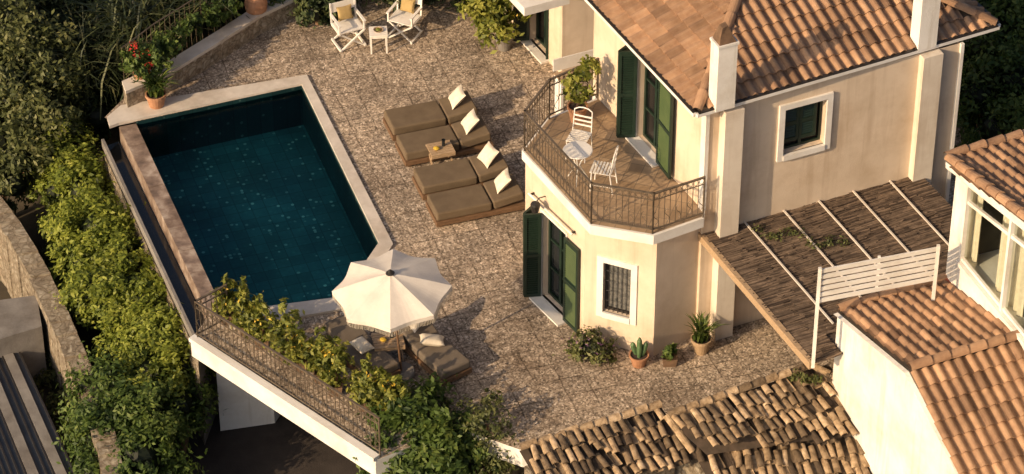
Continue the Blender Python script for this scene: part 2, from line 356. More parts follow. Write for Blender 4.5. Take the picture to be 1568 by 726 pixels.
# ---------------------------------------------------------------- walls
def wallT(p0,p1):
    d=(p1-p0); d.z=0; L=d.length; d.normalize()
    return Matrix(((d.x,-d.y,0,p0.x),(d.y,d.x,0,p0.y),(0,0,1,0),(0,0,0,1))),L
def wall(mb,p0,p1,z0,z1,mat,holes=(),depth=.16):
    T,L=wallT(p0,p1); mb.T=T
    S=sorted({0,L,*[h[0] for h in holes],*[h[1] for h in holes]}); Z=sorted({z0,z1,*[h[2] for h in holes],*[h[3] for h in holes]})
    for i in range(len(S)-1):
        for j in range(len(Z)-1):
            sm=(S[i]+S[i+1])/2; zm=(Z[j]+Z[j+1])/2
            if any(h[0]<sm<h[1] and h[2]<zm<h[3] for h in holes): continue
            mb.poly([(S[i],0,Z[j]),(S[i+1],0,Z[j]),(S[i+1],0,Z[j+1]),(S[i],0,Z[j+1])],mat)
    for a,b_,c,d in [h[:4] for h in holes]:
        mb.poly([(a,0,c),(a,depth,c),(a,depth,d),(a,0,d)],mat); mb.poly([(b_,0,c),(b_,depth,c),(b_,depth,d),(b_,0,d)],mat)
        mb.poly([(a,0,d),(b_,0,d),(b_,depth,d),(a,depth,d)],mat); mb.poly([(a,0,c),(b_,0,c),(b_,depth,c),(a,depth,c)],mat)
    mb.T=Matrix.Identity(4)
def surround(mb,T,h,w,mat,pr=.035,sill=True):
    a,b_,c,d=h[:4]; mb.T=T
    mb.box(a-w,a,-pr,.02,c-(w if sill else 0),d+w,mat); mb.box(b_,b_+w,-pr,.02,c-(w if sill else 0),d+w,mat)
    mb.box(a+.002,b_-.002,-pr,.02,d,d+w,mat)
    if sill: mb.box(a+.002,b_-.002,-pr-.02,.02,c-w,c,mat)
    mb.T=Matrix.Identity(4)
def sash(mb,T,h,depth,fm,gm,nx=2,nz=1,fw=.06):
    a,b_,c,d=h[:4]; mb.T=T; mb.poly([(a,depth-.01,c),(b_,depth-.01,c),(b_,depth-.01,d),(a,depth-.01,d)],gm)
    y0,y1=depth-.06,depth-.015
    mb.box(a,a+fw,y0,y1,c,d,fm);mb.box(b_-fw,b_,y0,y1,c,d,fm);mb.box(a+fw,b_-fw,y0,y1,d-fw,d,fm);mb.box(a+fw,b_-fw,y0,y1,c,c+fw,fm)
    for i in range(1,nx): x=a+(b_-a)*i/nx; mb.box(x-fw*.6,x+fw*.6,y0+.005,y1,c+fw,d-fw,fm)
    for i in range(1,nz): z=c+(d-c)*i/nz; mb.box(a+fw,b_-fw,y0+.01,y1-.002,z-.02,z+.02,fm)
    mb.T=Matrix.Identity(4)
def shutter_leaf(mb,hinge,vec,z0,z1,mat,slat):
    v=Vector((vec[0],vec[1],0)); w=v.length; T,_=wallT(Vector(hinge),Vector(hinge)+v); mb.T=T
    t=.022
    mb.box(0,.06,-t,t,z0,z1,mat);mb.box(w-.06,w,-t,t,z0,z1,mat)
    for za in (z0,(z0+z1)/2-.04,z1-.08): mb.box(.06,w-.06,-t,t,za,za+.08,mat)
    z=z0+.1
    while z<z1-.12:
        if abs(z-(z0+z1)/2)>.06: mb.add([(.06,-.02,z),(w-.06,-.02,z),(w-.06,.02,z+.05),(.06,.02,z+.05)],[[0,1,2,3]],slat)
        z+=.055
    mb.box(.06,w-.06,-.002,.002,z0+.08,z1-.08,mat)
    mb.T=Matrix.Identity(4)
# ---------------------------------------------------------------- ground
def sm(t): t=min(1,max(0,t)); return t*t*(3-2*t)
def gh(x,y):
    a=sm((y-5.6)/1.6); b_=sm((x+.2)/1.2)*sm((y+7.0)/1.0)
    return -3.1+2.9*max(a,b_)+ (0.05*(y-9) if y>9 else 0)
xs=[-300,-120,-60,-30]+[-20+i*.8 for i in range(56)]+[30,60,120,300]
ys=[-300,-100,-40,-20]+[-14+i*.7 for i in range(42)]+[20,30,60,120,300]
mb=MB(); vs=[(x,y,min(gh(x,y),6)) for y in ys for x in xs]; nx=len(xs)
mb.add(vs,[[j*nx+i,j*nx+i+1,(j+1)*nx+i+1,(j+1)*nx+i] for j in range(len(ys)-1) for i in range(nx-1)],earth)
mb.build('ground',smooth=True)
mb=MB(); mb.prism([P(*q,-3.1) for q in [(225,600),(560,560),(720,640),(900,900),(180,900)]],-3.09,-3.03,asph); mb.build('driveway')
# ---------------------------------------------------------------- terrace
tp=[(182,191),(160,180),(190,150),(222,118),(345,55),(455,0),(600,-140),(1000,-160),(1640,300),(1640,640),(1330,700),(1240,640),(1000,690),(800,690),(700,655),(575,705),(292,520),(318,486),(345,480),(523,457),(580,374),(462,131),(208,186)]
tw=[P(*q,0) for q in tp]
mb=MB(); mb.poly(tw,paving); 
for i in (12,13,14,15,16):
    a=tw[i];c=tw[i+1]; mb.poly([(a.x,a.y,0),(c.x,c.y,0),(c.x,c.y,-.42),(a.x,a.y,-.42)],white)
mb.poly([(p.x,p.y,-.42) for p in (P(900,670),P(700,655),P(575,705),P(292,520),P(350,506),P(560,470),P(900,500))],white)
a=tw[15];c=tw[16]; mb.beam(a+Vector((.02,.02,.03)),c+Vector((.02,.02,.03)),.16,.09,white)
mb.build('terrace_paving')
mb=MB()
pl=[P(*q,-3.1) for q in [(338,664),(421,652),(432,636),(349,648)]]; mb.prism(pl,-3.1,-.44,whitew); mb.build('concrete_pillar')
# pool
pool=empty('swimming_pool')
inn=[P(*q,0) for q in [(208,186),(462,131),(580,374),(523,457),(345,480)]]
mb=MB()
for i in range(5):
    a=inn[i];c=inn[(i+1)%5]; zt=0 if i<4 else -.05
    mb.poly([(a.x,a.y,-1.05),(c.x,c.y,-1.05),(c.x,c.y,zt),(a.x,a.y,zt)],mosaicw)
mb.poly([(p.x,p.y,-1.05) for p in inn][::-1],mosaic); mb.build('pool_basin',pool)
mb=MB(); mb.poly([(p.x,p.y,-.10) for p in inn][::-1],water); mb.build('pool_water_surface',pool)
mb=MB()
for q in ([(164,182),(185,164),(470,117),(462,131),(182,191),(168,196)],[(470,117),(602,376),(580,374),(462,131)],[(602,376),(545,472),(523,457),(580,374)],[(545,472),(352,506),(345,480),(523,457)]):
    mb.prism([P(*k,0) for k in q],-.02,.05,coping)
mb.build('pool_coping',pool,bevel=.01)
mb=MB(); A0,A1_,B1_,B0=[P(*k,0) for k in [(182,191),(208,186),(345,480),(324,486)]]
for i in range(9):
    f0=i/9+.0008; f1=(i+1)/9-.0008
    q=[A0.lerp(B0,f0),A1_.lerp(B1_,f0),A1_.lerp(B1_,f1),A0.lerp(B0,f1)]; mb.prism([(p.x,p.y) for p in q],-1.2,-.05+random.uniform(-.004,.004),marble)
mb.build('infinity_edge',pool,bevel=.01)
mb=MB(); g=[P(*k,-.45) for k in [(158,222),(182,214),(326,510),(302,532)]]; mb.prism([(p.x,p.y) for p in g],-.7,-.5,concd)
a=g[0];c=g[3]; mb.beam(a+Vector((0,0,.06)),c+Vector((0,0,.06)),.06,.2,conc)
gw=[P(*k,-.45) for k in [(163,222),(180,216),(322,508),(306,528)]]
mb.prism([(p.x,p.y) for p in gw],-.49,-.47,glass)
mb.poly([(a.x,a.y,-3.1),(c.x,c.y,-3.1),(c.x,c.y,-.45),(a.x,a.y,-.45)],stone)
mb.poly([(g[3].x,g[3].y,-3.1),(g[2].x,g[2].y+1.2,-3.1),(g[2].x,g[2].y+1.2,-.45),(g[3].x,g[3].y,-.45)],conc)
mb.build('overflow_channel',pool)
# ---------------------------------------------------------------- main house
house=empty('cream_villa')
ZB=3.15; ZE=5.5
K1=P(1076,322,ZB); K3=P(1470,66,ZE); K1.z=0;K3.z=0
vd=(K3-K1).normalized(); ud=(P(915,148,ZB)-P(1076,322,ZB)); ud.z=0; ud.normalize()
K2=K1+ud*4.4; K4=K3+ud*4.4
mb=MB()
TW,LW=wallT(K2,K1)
s0,_=wall_sz(K2,K1,975,200); s1,_=wall_sz(K2,K1,1009,240)
door=(s0,s1,ZB+.04,ZB+2.12)
wall(mb,K2,K1,0,ZE,stucco,[door],.2)
TS,LS=wallT(K1,K3)
sa,za=wall_sz(K1,K3,1197,237); sb,zb=wall_sz(K1,K3,1266,150)
win=(sa,sb,za+.0,zb)
wall(mb,K1,K3,0,ZE,stucco,[win],.2)
wall(mb,K3,K4,0,ZE,stucco); wall(mb,K4,K2,0,ZE,stucco)
mb.build('walls',house)
mb=MB(); surround(mb,TS,win,.12,white,.05); surround(mb,TW,door,.05,white,.02,False)
mb.T=TW; mb.box(door[0]-.1,door[1]+.1,-.2,.05,ZB+.01,ZB+.05,white); mb.box(LW-.14,LW+.03,-.03,.05,ZB,ZE,white)
mb.T=TS; mb.box(-.029,.02,-.028,.05,ZB,ZE,white)
mb.box(LS-.0,LS+.07,-.06,.02,0,ZE,white)
mb.T=Matrix.Identity(4); mb.build('white_trim',house)
mb=MB(); sash(mb,TS,win,.2,green,dark,2,1,.05)
w=win[1]-win[0]
pa=TS@Vector((win[0]+.02,.1,0)); shutter_leaf(mb,pa,vd*(w*.40),win[2]+.2,win[3]-.02,green,green)
pa=TS@Vector((win[0]+.02+w*.41,.1,0)); shutter_leaf(mb,pa,vd*(w*.40),win[2]+.2,win[3]-.02,green,green)
sash(mb,TW,door,.2,green,dark,2,3,.06)
ph=TW@Vector((door[0],-.03,0)); shutter_leaf(mb,ph,Vector((-.36,-.02,0)),ZB+.06,ZB+2.1,green,green)
shutter_leaf(mb,ph+Vector((-.36,.0,0)),Vector((.24,.3,0)),ZB+.06,ZB+2.1,green,green)
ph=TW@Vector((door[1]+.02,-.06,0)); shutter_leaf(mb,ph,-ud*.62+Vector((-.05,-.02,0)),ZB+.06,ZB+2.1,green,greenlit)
mb.build('shutters_and_windows',house)
mb=MB(); mb.T=TS
mb.box(.27,.66,-.24,.02,0,ZE-.002,pierm); q,_=wall_sz(K1,K3,1402,150); mb.box(q,q+.42,-.18,.02,0,ZE-.002,pierm)
mb.T=Matrix.Identity(4); mb.build('chimney_breasts',house)
# roof
Ec=P(1067,173,5.62); Er=P(1525,39,5.62); rv=(Er-Ec).normalized(); Lr=(Er-Ec).length
ru=(P(905,0,5.62)-Ec).normalized(); D=5.2; En=Ec+ru*D; Ern=Er+ru*D
h=D/2; pitch=math.tan(rad(23)); A1=Ec+ru*h+rv*h*1.0+Vector((0,0,h*pitch)); A2=Er+ru*h-rv*h*1.0+Vector((0,0,h*pitch))
mb=MB(); 
tile_roof(mb,[Ec,Er,A2,A1],roofm); tile_roof(mb,[Ec,A1,En],roofm); tile_roof(mb,[Er,Ern,A2],roofm); tile_roof(mb,[En,A1,A2,Ern],roofm)
for a,c in((Ec,A1),(Er,A2),(En,A1),(Ern,A2),(A1,A2)): ridge(mb,a+Vector((0,0,.05)),c+Vector((0,0,.05)),.11,roofm)
mb.build('tiled_roof',house)
mb=MB()
sp=[Vector((p.x,p.y,0)) for p in (Ec,Er,Ern,En)]; mb.prism(sp,ZE,5.57,white)
for a,c in((Ec,Er),(En,Ec),(Er,Ern)):
    d=(c-a).normalized(); n=Vector((d.y,-d.x,0)); o_=n*.05
    mb.beam(a+o_-d*.03+Vector((0,0,-.015)),c+o_+d*.03+Vector((0,0,-.015)),.08,.07,white)
    mb.beam(a+n*.055+Vector((0,0,.035)),c+n*.055+Vector((0,0,.035)),.07,.025,blackm)
mb.build('eaves',house)
mb=MB()
ang=math.atan2(vd.y,vd.x)
c1=P(1111,152,5.85); mb.T=Matrix.Translation((c1.x,c1.y,0))@Matrix.Rotation(ang,4,'Z')
mb.box(-.2,.19,-.02,.3,5.62,7.05,whitew); mb.box(-.22,.21,-.04,.32,7.05,7.10,whitew)
mb.add([(-.18,-.01,7.1),(.17,-.01,7.1),(.17,.29,7.1),(-.18,.29,7.1),(-.16,.02,7.2),(.12,.02,7.2),(.12,.26,7.2),(-.16,.26,7.2),(-.1,.06,7.42),(.02,.08,7.44),(.02,.2,7.46),(-.1,.2,7.42)],[[0,1,5,4],[1,2,6,5],[2,3,7,6],[3,0,4,7],[4,5,9,8],[5,6,10,9],[6,7,11,10],[7,4,8,11],[8,9,10,11]],claydk)
c2=P(1421,60,5.85); mb.T=Matrix.Translation((c2.x,c2.y,0))@Matrix.Rotation(ang,4,'Z')
mb.box(-.2,.2,0,.32,5.62,7.6,whitew); mb.T=Matrix.Identity(4); mb.build('chimneys',house)
# bay + balcony
g_=[P(*q,0) for q in [(912,338),(842,368),(804,430),(893,517),(1000,546),(1092,499)]]
mb=MB()
T1,L1=wallT(g_[2],g_[3]); s0,_=wall_sz(g_[2],g_[3],830,450); s1,_=wall_sz(g_[2],g_[3],866,480); gd=(s0,s1,.05,2.15)
T2,L2=wallT(g_[3],g_[4]); s0,z0=wall_sz(g_[3],g_[4],923,476); s1,z1=wall_sz(g_[3],g_[4],967,412); gw=(s0,s1,z0,z1)
wall(mb,g_[0],g_[1],0,2.93,stucco); wall(mb,g_[1],g_[2],0,2.93,stucco); wall(mb,g_[2],g_[3],0,2.93,stucco,[gd],.2); wall(mb,g_[3],g_[4],0,2.93,stucco,[gw],.15); wall(mb,g_[4],g_[5],0,2.93,stucco)
mb.build('bay_walls',house)
mb=MB(); surround(mb,T2,gw,.13,white,.03); surround(mb,T1,gd,.05,white,.02,False)
mb.T=T1; mb.box(gd[0]-.1,gd[1]+.1,-.25,.05,.005,.05,white)
mb.tube([(gd[0]-.35,-.1,2.42),(gd[1]+.35,-.1,2.42)],.025,white,6)
for x in(gd[0]-.3,gd[1]+.3): mb.box(x-.015,x+.015,-.1,.01,2.40,2.44,blackm)
mb.T=Matrix.Identity(4)
bs=[P(*q,ZB) for q in [(914,150),(838,180),(799,230),(904,345),(1001,361),(1078,334)]]
bz=[Vector((p.x,p.y,0)) for p in bs]+[K1+vd*.05,K2]
mb.prism(bz,2.93,ZB-.004,white); mb.build('bay_trim_and_balcony_slab',house)
mb=MB(); cen=sum(bz,Vector())/len(bz); mb.poly([Vector(((p-cen)*.975+cen).xy.to_3d())+Vector((0,0,ZB)) for p in bz],baltile)
mb.build('balcony_floor',house)
mb=MB(); sash(mb,T1,gd,.2,green,glass,2,3,.06); sash(mb,T2,gw,.15,blackm,lace,1,1,.05)
mb.T=T2
for i in range(1,6):
    x=gw[0]+(gw[1]-gw[0])*i/6; mb.box(x-.006,x+.006,.05,.062,gw[2],gw[3],blackm)
for i in range(1,5):
    z=gw[2]+(gw[3]-gw[2])*i/5; mb.tube([(gw[0],.058,z),(gw[1],.058,z)],.006,blackm,4)
mb.T=Matrix.Identity(4)
du=(g_[3]-g_[2]).normalized()
ph=T1@Vector((gd[0],-.03,0)); shutter_leaf(mb,ph,Vector((-.34,-.04,0)),.06,2.13,green,green); shutter_leaf(mb,ph+Vector((-.34,0,0)),Vector((.2,.3,0)),.06,2.13,green,green)
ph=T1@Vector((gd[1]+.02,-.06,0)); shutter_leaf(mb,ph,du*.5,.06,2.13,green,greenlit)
mb.build('bay_shutters_and_windows',house)
# rear wing
mb=MB(); m0=P(860,116,0); m1=m0+ud*7; m2=m0+vd*5; m3=m2+ud*7
TM,LM=wallT(m1,m0); s0,_=wall_sz(m1,m0,812,70); s1,_=wall_sz(m1,m0,838,90); md_=(s0,s1,.05,2.2)
wall(mb,m1,m0,0,ZE,stucco,[md_],.2); wall(mb,m0,m2,0,ZE,stucco); wall(mb,m2,m3,0,ZE,stucco)
mb.T=TM; mb.box(md_[0]-.1,md_[1]+.1,-.2,.05,.005,.05,white); mb.T=Matrix.Identity(4)
mb.prism([P(*q,2.75) for q in [(803,25),(872,6),(790,-85),(722,-62)]],2.75,2.95,white)
sash(mb,TM,md_,.2,green,dark,2,1,.06)
ph=TM@Vector((md_[0],-.03,0)); shutter_leaf(mb,ph,Vector((-.35,-.04,0)),.06,2.13,green,green)
ph=TM@Vector((md_[1]+.02,-.05,0)); shutter_leaf(mb,ph,Vector((.27,.02,0)),.06,2.13,green,green)
mb.build('rear_wing',house)
def railing(name,pts,h=.95,sp=.115,mat=iron,parent=None,rings=True):
    mb=MB()
    for i in range(len(pts)-1):
        a=pts[i];c=pts[i+1];d=c-a;L=d.length;z=Vector((0,0,1))
        mb.beam(a+z*h,c+z*h,.045,.025,mat); mb.beam(a+z*.1,c+z*.1,.025,.02,mat); mb.beam(a+z*(h-.16),c+z*(h-.16),.018,.015,mat)
        n=int(L/sp); dn=d.normalized()
        for k in range(n+1):
            p=a+d*(k/n); mb.tube([p+z*.1,p+z*h],.008,mat,4)
            if rings and k<n:
                q=a+d*((k+.5)/n)
                mb.tube([q+z*(h-.08)+dn*(.045*math.cos(t*math.pi/4))+z*(.06*math.sin(t*math.pi/4)) for t in range(8)],.006,mat,3,closed=True)
                if k%2==0:
                    mb.tube([q+z*(.32)+dn*(.05*math.sin(t*math.pi/3.5))+z*(.045*t-.14) for t in range(8)],.007,mat,3)
        for p in (a,c): mb.tube([p,p+z*(h+.02)],.02,mat,6)
    return mb.build(name,parent)
rl=[((Vector((p.x,p.y,0))-cen)*.97+cen)+Vector((0,0,ZB)) for p in bs]; rl[0]=Vector((bs[0].x,bs[0].y,ZB)); rl[-1]=Vector((bs[-1].x,bs[-1].y,ZB))+Vector((-.02,.03,0))
railing('balcony_railing',rl)
tr_=[P(350,492,.05),P(303,517,.05),P(582,697,.05)]
railing('terrace_railing',tr_,.92)
mb=MB(); q=T1@Vector((gd[0]+.1,-.0,2.6)); mb.tube([q,q+Vector((-.12,-.12,.05)),q+Vector((-.2,-.2,0))],.012,blackm,5)
mb.T=Matrix.Translation(q+Vector((-.2,-.2,-.22))); mb.lathe([(.0,.24),(.09,.2),(.1,.16),(.07,.0),(0,-.01)],blackm,8); mb.T=Matrix.Identity(4); mb.build('wall_lantern')
# ---------------------------------------------------------------- pergola
perg=empty('reed_pergola'); ZP=2.55
TL=P(1068,352,ZP);TR=P(1392,250,ZP);BR=P(1590,452,ZP);BL=P(1243,556,ZP)
mb=MB(); nr=240
for i in range(nr):
    t=(i+.5)/nr; a=TL.lerp(BL,t); c=TR.lerp(BR,t)
    if t>.86: c=a.lerp(c,.13)
    segs=random.randint(7,13) if t<=.86 else 2
    for k in range(segs):
        p=a.lerp(c,k/segs); q=a.lerp(c,(k+1)/segs); p=p+Vector((0,random.gauss(0,.012),random.gauss(0,.012))); q=q+Vector((0,random.gauss(0,.012),random.gauss(0,.012)))
        mb.beam(p,q,.028,.016,thatch,min(1,max(0,random.gauss(.5,.3))))
mb.poly([TL+Vector((0,0,-.03)),BL+Vector((0,0,-.03)),BL.lerp(BR,.1)+Vector((0,0,-.03)),TL.lerp(BL,.86).lerp(TR.lerp(BR,.86),.99)+Vector((0,0,-.03)),TR+Vector((0,0,-.03))],under)
mb.build('reed_mat',perg)
mb=MB()
for k,f in enumerate((.19,.37,.53,.69,.86)):
    a=TL.lerp(TR,f);c=BL.lerp(BR,f*.98); c=a.lerp(c,.82)
    mb.beam(a+Vector((0,0,.04)),c+Vector((0,0,.04)),.032,.03,coping)
mb.beam(TL+Vector((0,0,-.06)),BL+Vector((0,0,-.06)),.1,.16,lightwood); mb.beam(TL.lerp(TR,.1)+Vector((0,0,-.06)),TR+Vector((0,0,-.06)),.08,.14,lightwood)
p=TL.lerp(BL,.02)+Vector((.3,.12,0)); mb.beam((p.x+.05,p.y,0),(p.x+.05,p.y,ZP-.14),.1,.1,lightwood)
mb.build('timber_frame',perg)
vin=[P(1165+14*i,350+3*i+8*math.sin(i*1.3),ZP+.08) for i in range(10)]
foliage('vine',[(p.x,p.y,p.z,.16,.14,.05) for p in vin],380,.04,lf_olive,perg,core=False)
scr=MB(); a=P(1245,556,ZP); zt=a.z+2.2
b2=P(1437,377,zt); a0=Vector((a.x,a.y,0)); b0=Vector((b2.x,b2.y,0))
for i in range(6):
    z=zt-.06-i*.135; scr.beam(a0+Vector((0,0,z)),b0+Vector((0,0,z)),.03,.085,white)
scr.beam(a0+Vector((0,0,ZP-.1)),a0+Vector((0,0,zt+.02)),.06,.06,white); scr.beam(b0+Vector((0,0,3.2)),b0+Vector((0,0,zt+.02)),.06,.06,white)
m_=(a0+b0)/2; scr.beam(m_+Vector((0,.04,zt-.78)),m_+Vector((0,.04,zt)),.05,.04,white)
scr.build('white_slatted_screen')
# ---------------------------------------------------------------- right neighbour house
nb=empty('white_neighbour_house')
c0=P(1283,476,3.3);c1=P(1447,430,3.3);r0=P(1392,566,3.95);r1=P(1558,518,3.95)
dd0=P(1500,775,2.75);dd1=P(1680,722,2.75)
mb=MB(); tile_roof(mb,[c0,c1,r1,r0],roofm,.22,.34); tile_roof(mb,[r0,r1,dd1,dd0],roofm,.22,.34)
ridge(mb,r0+Vector((0,0,.05)),r1+Vector((0,0,.05)),.11,roofm); ridge(mb,c0+Vector((0,0,.05)),c1+Vector((0,0,.05)),.10,roofm)
mb.build('lower_tiled_roof',nb)
mb=MB()
for (a,c) in ((c0,r0),(r0,dd0)):
    mb.poly([(a.x,a.y,-3),(c.x,c.y,-3),(c.x,c.y,c.z-.05),(a.x,a.y,a.z-.05)],whitew)
    n=Vector((-.08,-.02,0)); mb.poly([a+Vector((0,0,-.04)),c+Vector((0,0,-.04)),c+n+Vector((0,0,-.06)),a+n+Vector((0,0,-.06))],whitew)
mb.poly([(c0.x,c0.y,-3),(c1.x,c1.y,-3),(c1.x,c1.y,3.25),(c0.x,c0.y,3.25)],whitew)
mb.build('gable_walls',nb)
w0=Vector((c1.x,c1.y,0)); w1d=(Vector((r1.x,r1.y,0))-w0).normalized(); w1=w0+w1d*9
TWn,_=wallT(w0,w1)
RK=.22; ZC=6.15
a=.42; b_=5.5; c=4.1
top=lambda s: ZC-.36+RK*s
mb=MB(); wall(mb,w0+vd*6,w0,0,ZC,whitew)
mb.T=TWn
mb.poly([(0,0,0),(9,0,0),(9,0,c),(0,0,c)],whitew); mb.poly([(0,0,c),(a,0,c),(a,0,ZC+RK*a),(0,0,ZC)],whitew)
mb.poly([(a,0,top(a)),(b_,0,top(b_)),(b_,0,ZC+RK*b_),(a,0,ZC+RK*a)],whitew); mb.poly([(b_,0,c),(9,0,c),(9,0,ZC+RK*9),(b_,0,ZC+RK*b_)],whitew)
mb.poly([(a,0,c),(b_,0,c),(b_,1.2,c),(a,1.2,c)],white); mb.poly([(a,0,c),(a,.3,c),(a,.3,top(a)),(a,0,top(a))],white)
mb.poly([(a,.001+1.2,c-.2),(b_,1.201,c-.2),(b_,1.201,top(b_)),(a,1.201,top(a))],roomd)
mb.poly([(a-.01,.3,c),(a-.01,1.2,c),(a-.01,1.2,top(a)),(a-.01,.3,top(a))],roomd)
mb.box(.0,9,-.05,.02,3.2,3.42,redst)
mb.beam((a-.1,-.03,top(a)+.03),(b_,-.03,top(b_)+.03),.1,.13,white); mb.beam((a,-.02,c-.03),(b_,-.02,c-.03),.1,.08,white)
# sliding frame, set back, with lower transom following the rake
for x in (a,a+1.55,a+3.1): mb.box(x,x+.07,-.03,.1,c+.012,top(x)-.04,white)
mb.beam((a+.07,.03,top(a)-.42),(b_,.03,top(b_)-.42),.06,.07,white)
mb.beam((a+.07,.03,c+.06),(b_,.03,c+.06),.06,.07,white)
mb.poly([(a,.05,c),(b_,.05,c),(b_,.05,top(b_)),(a,.05,top(a))],pane)
for (x0,x1) in ((a+.02,a+.32),(a+.95,a+1.9),(a+2.7,a+3.5),(a+4,b_)):
    n=int((x1-x0)/.045)
    for i in range(n):
        x=x0+i*.045; y0=.22+.04*math.sin(i*1.9); y1=.22+.04*math.sin((i+1)*1.9)
        mb.poly([(x,y0,c+.01),(x+.045,y1,c+.01),(x+.045,y1,top(x)-.03),(x,y0,top(x)-.03)],cream)
mb.T=Matrix.Identity(4); mb.build('upper_walls_and_window',nb)
mb=MB(); e0=P(1448,246,ZC+.15); uu=w1d; e1=e0+vd*4.5; q1=e1+uu*5+Vector((0,0,RK*5)); q0=e0+uu*5+Vector((0,0,RK*5))
tile_roof(mb,[e0,e1,q1,q0],roofm,.22,.34); ridge(mb,e0+Vector((.05,0,.06)),q0+Vector((.05,0,.06)),.11,roofm); ridge(mb,e0+Vector((0,.05,.06)),e1+Vector((0,.05,.06)),.10,roofm)
mb.beam(e0+Vector((.06,0,-.08)),q0+Vector((.06,0,-.08)),.12,.12,white); mb.build('upper_tiled_roof',nb)
# ---------------------------------------------------------------- old stone building
old=empty('old_stone_outbuilding')
mb=MB()
CW,CH=.175,.30
tile_roof(mb,[P(795,690,1.3),P(1008,626,1.3),P(1062,700,.95),P(842,768,.95)],oldm,CW,CH,'old',1)
tile_roof(mb,[P(1022,640,1.6),P(1245,563,1.6),P(1400,652,1.12),P(1082,696,1.22)],oldm,CW,CH,'old',1)
tile_roof(mb,[P(1062,694,1.02),P(1402,655,.98),P(1530,800,.25),P(1150,850,.2)],oldm,CW,CH,'old',1)
ridge(mb,P(795,686,1.38),P(1008,622,1.38),.09,oldm,.28,1); ridge(mb,P(1022,636,1.68),P(1245,559,1.68),.09,oldm,.28,1); ridge(mb,P(1245,560,1.68),P(1402,650,1.25),.09,oldm,.28,1); ridge(mb,P(1060,692,1.12),P(1020,640,1.6),.09,oldm,.28,1)
mb.build('barrel_tile_roof',old)
mb=MB()
def blk(qs,z,zt):
    pp=[P(q[0],q[1],z) for q in qs]; mb.prism([(p.x,p.y) for p in pp],-3.1,zt,stone)
blk([(803,694),(1008,632),(1035,672),(835,732)],1.2,.88)
blk([(1026,642),(1240,568),(1375,640),(1075,680)],1.4,.75)
blk([(1070,700),(1385,665),(1490,780),(1150,820)],.8,.1)
mb.build('rubble_walls',old)
foliage('dry_weeds_on_roof',[(*P(1215+i*9,572+i*3,1.75),.1,.1,.12) for i in range(5)],160,.05,lf_olive,old,core=False)
# ---------------------------------------------------------------- left side walls
mb=MB(); L=[P(*q,-1.3) for q in [(-60,270),(0,345),(45,420),(85,510),(120,590),(150,690),(160,780)]]
for i in range(len(L)-1):
    n=5
    for k in range(n):
        a=L[i].lerp(L[i+1],k/n);c=L[i].lerp(L[i+1],(k+1)/n-.003); o_=Vector((.42,.12,0)); j=Vector((random.uniform(-.03,.03),random.uniform(-.02,.02),0))
        mb.prism([(a+j).xy,(c+j).xy,(c+o_).xy,(a+o_).xy],-3.1,-1.3-.03*i+random.uniform(-.05,.05),stone)
mb.build('boundary_stone_wall')
mb=MB(); L=[P(*q,0) for q in [(196,168),(262,140),(345,88),(400,52),(462,22)]]
for i in range(len(L)-1):
    a=L[i];c=L[i+1]; o_=Vector((-.12,.38,0)); q=[(a.x,a.y),(c.x,c.y),((c+o_).x,(c+o_).y),((a+o_).x,(a+o_).y)]
    mb.prism(q,-.3,.42,stone); mb.prism([(x-.01,y-.02) for x,y in q],.425,.50,coping)
mb.build('low_garden_wall')
mb=MB(); L=[P(*q,.5) for q in [(190,118),(240,80),(300,42),(372,0)]]
for i in range(3):
    mb.tube([L[i]+Vector((0,0,.75)),L[i+1]+Vector((0,0,.75))],.015,iron,5); mb.tube([L[i]+Vector((0,0,.4)),L[i+1]+Vector((0,0,.4))],.01,iron,4)
    for k in range(8):
        p=L[i].lerp(L[i+1],k/8); mb.tube([p+Vector((0,0,-.4)),p+Vector((0,0,.75))],.008,iron,4)
mb.build('garden_fence')
nf=MB(); nf.prism([P(*q,-1.6) for q in [(-80,470),(56,452),(64,500),(-70,540)]],-3.1,-1.6,conc)
nf.prism([P(*q,-2.1) for q in [(-90,570),(30,540),(140,780),(0,820)]],-3.1,-2.1,concd)
for k in range(15):
    f=k/14; a=P(-90+120*f,570-30*f,-2.08); c=P(0+140*f,820-40*f,-2.08); big=k in(8,12); nf.beam(a,c,.2 if big else .035,.07 if big else .04,conc if big else blackm)
nf.build('neighbour_flat_roof')
# ---------------------------------------------------------------- furniture
def frame(p,ang): return Matrix.Translation(p)@Matrix.Rotation(rad(ang),4,'Z')
def lounger(px,py,ang=18.5,mat=taupe,back=9,L=1.92,Wd=.72,z=.38,pil=cream,pa=18):
    c=P(px,py,z); c.z=0; e=empty('sun_lounger'); T=frame(c,ang)
    mb=MB(); mb.T=T
    mb.box(-.02,L+.02,-Wd-.02,.02,.06,.17,wood)
    for x in(.05,L-.12):
        for y in(-Wd+.03,-.1): mb.box(x,x+.07,y,y+.07,0,.06,wood)
    mb.build('wooden_base',e,bevel=.008)
    mb=MB(); mb.T=T; mb.box(0,L*.62,-Wd,0,.175,z,mat); mb.T=T@Matrix.Translation((L*.645,0,.185))@Matrix.Rotation(rad(-back),4,'Y'); mb.box(0,L*.35,-Wd,0,0,z-.175,mat)
    mb.build('mattress',e,bevel=.04,seg=3,smooth=False)
    if pil:
        mb=MB(); mb.T=T@Matrix.Translation((L*.80,-Wd*.48,z+.22))@Matrix.Rotation(rad(pa),4,'Z')@Matrix.Rotation(rad(-48),4,'Y'); mb.pillow(.44,.44,.15,pil); mb.build('pillow',e,smooth=True)
    return e,T
for q in ((587,168),(606,206),(632,257),(653,297)): lounger(*q,pa=random.uniform(-10,12))
